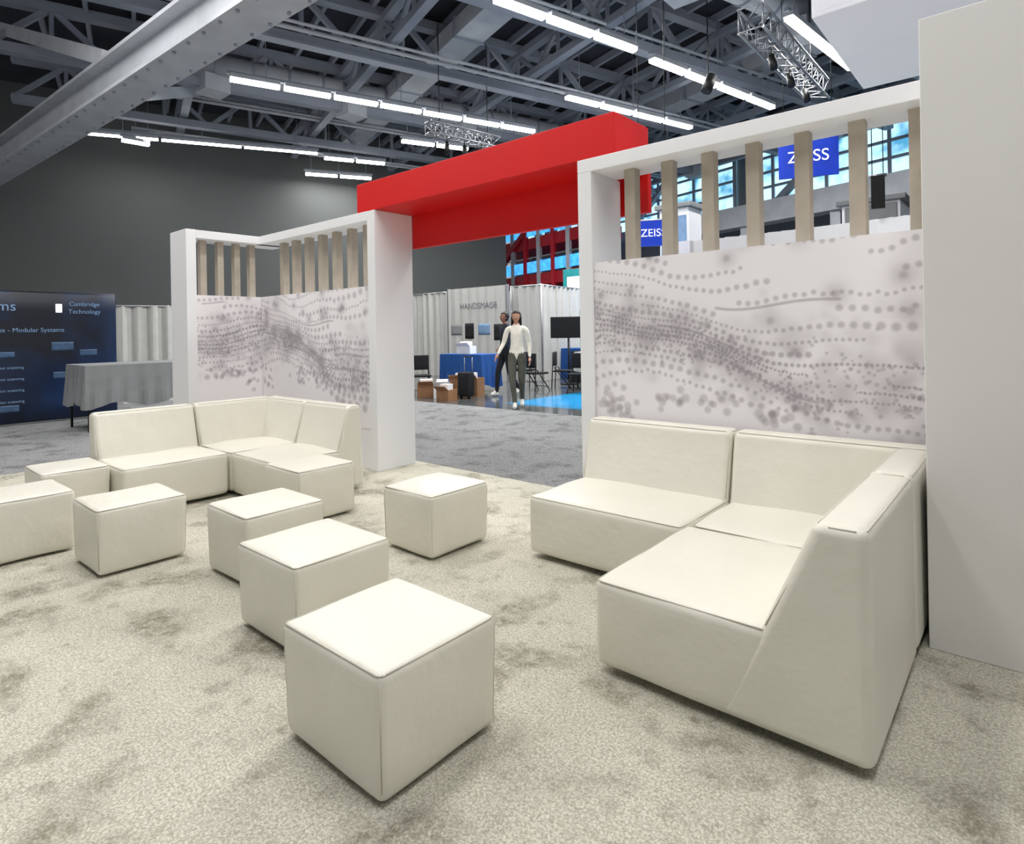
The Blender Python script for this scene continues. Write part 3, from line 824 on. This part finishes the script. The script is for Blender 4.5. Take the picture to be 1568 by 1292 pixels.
    hb.ell(HC, (.073, .092, .112), skinm, 40, 32, shape)
    eyew = mat('eye_white', (.8, .8, .8), .3, 0); lip = mat('lip', srgb(150, 75, 70), .5, .02)
    for sx in (-.029, .029):
        hb.ell((sx, .025 + .077, 1.598), (.013, .007, .007), eyew, 10, 8); hb.ell((sx, .025 + .083, 1.598), (.006, .003, .006), black, 8, 6)
        hb.ell((sx, .025 + .082, 1.616), (.016, .004, .003), hairm, 8, 6)
    for sx in (-.074, .074): hb.ell((sx, .02, 1.59), (.008, .018, .03), skinm, 10, 8)
    hb.ell((0, .025 + .086, 1.548), (.022, .008, .006), lip, 12, 8)
    hb.done()
    hh = B('hair', e)
    def hs(p):
        q = p.copy()
        if p.y > .03 and p.z < .045: q.y = .03 + (p.y - .03) * .1
        if p.z < -.02 and not longhair: q.x *= .9; q.y *= .85
        return q
    hh.ell((0, .012, 1.607), (.084, .100, .112 if longhair else .108), hairm, 28, 22, hs)
    if longhair:
        hh.ell((0, -.045, 1.50), (.088, .05, .16), hairm, 20, 16)
        for sx in (-1, 1): hh.ell((sx * .075, .01, 1.50), (.022, .035, .125), hairm, 12, 12)
    hh.done()
    return e
sk = mat('skin', srgb(200, 150, 125), .55, .04); sk2 = mat('skin_tan', srgb(150, 105, 82), .55, .04)
hairb = mat('dark_hair', srgb(25, 20, 18), .5, .2, 40)
blouse = mat('white_blouse', srgb(240, 236, 222), .7, .04, 12, bump2=.5, bscale2=12)
slacks = mat('olive_trousers', srgb(88, 88, 80), .8, .08, 10, bump2=.5, bscale2=10)
sneak = mat('white_sneaker', srgb(225, 222, 215), .6, .05)
jacket = mat('navy_jacket', srgb(28, 36, 50), .8, .1, 10)
jeans = mat('dark_trousers', srgb(22, 24, 32), .8, .1, 10)
person('walking_woman', -7.75, 9.15, math.radians(-148), 1.13,
       {'r': {'el': (.24, -.02, 1.13), 'wr': (.32, .12, .94), 'kn': (.07, .13, .50), 'an': (.03, .13, .10), 'to': (.02, .25, .045)},
        'l': {'el': (-.215, -.06, 1.12), 'wr': (-.225, .02, .88), 'kn': (-.075, .0, .47), 'an': (-.05, -.20, .15), 'to': (-.06, -.10, .04)}},
       (sk, blouse, slacks, sneak, hairb), True)
person('walking_man', -9.45, 10.75, math.radians(165), 1.16,
       {'r': {'el': (.22, -.14, 1.13), 'wr': (.22, -.02, .92), 'kn': (.085, .14, .50), 'an': (.08, .18, .10), 'to': (.08, .30, .045)},
        'l': {'el': (-.22, .06, 1.12), 'wr': (-.22, .24, 1.0), 'kn': (-.085, -.03, .47), 'an': (-.08, -.24, .16), 'to': (-.08, -.15, .045)}},
       (sk2, jacket, jeans, sneak, hairb), False)

ld = bpy.data.lights.new('added_blue_spot', 'SPOT'); ld.energy = 4500; ld.color = (.2, .65, 1); ld.spot_size = math.radians(24); ld.spot_blend = .7; ld.shadow_soft_size = .2  # added blue spot that tints the aisle floor, not a real fixture
e = empty('added_spot_rig', (-5.6, 13.2, 6.6))
lo = bpy.data.objects.new('added_blue_spot', ld); COL.objects.link(lo); lo.parent = e
dirv = Vector((-7.4, 10.9, 0)) - Vector((-5.6, 13.2, 6.6)); lo.rotation_euler = dirv.to_track_quat('-Z', 'Y').to_euler()
b = B('added_spot_housing', e); dn = dirv.normalized(); b.cyl(dn * -.65, dn * -.25, .12, black, 16); b.cyl(dn * -.4, dn * -.4 + Vector((0, 0, 2.2)), .015, black, 6); b.done()  # made-up housing for the added spot

# ------------------------------------------------------------------ world, camera
w = bpy.data.worlds.new('World'); scene.world = w; w.use_nodes = True
w.node_tree.nodes['Background'].inputs['Color'].default_value = (.93, .95, 1, 1); w.node_tree.nodes['Background'].inputs['Strength'].default_value = .42
cam = bpy.data.cameras.new('camera'); co = bpy.data.objects.new('camera', cam); COL.objects.link(co)
co.matrix_world = Matrix.Translation((0, 0, 1.5)) @ Matrix.Rotation(math.radians(40.7), 4, 'Z') @ Matrix.Rotation(math.radians(90), 4, 'X') @ Matrix.Rotation(math.radians(-1.0), 4, 'Z')
cam.sensor_width = 36; cam.lens = 21.35; cam.shift_y = -138 / 1568; cam.clip_end = 200; cam.clip_start = .05
scene.camera = co
try:
    scene.view_settings.view_transform = 'Standard'; scene.view_settings.look = 'None'; scene.view_settings.exposure = 0
except Exception: pass
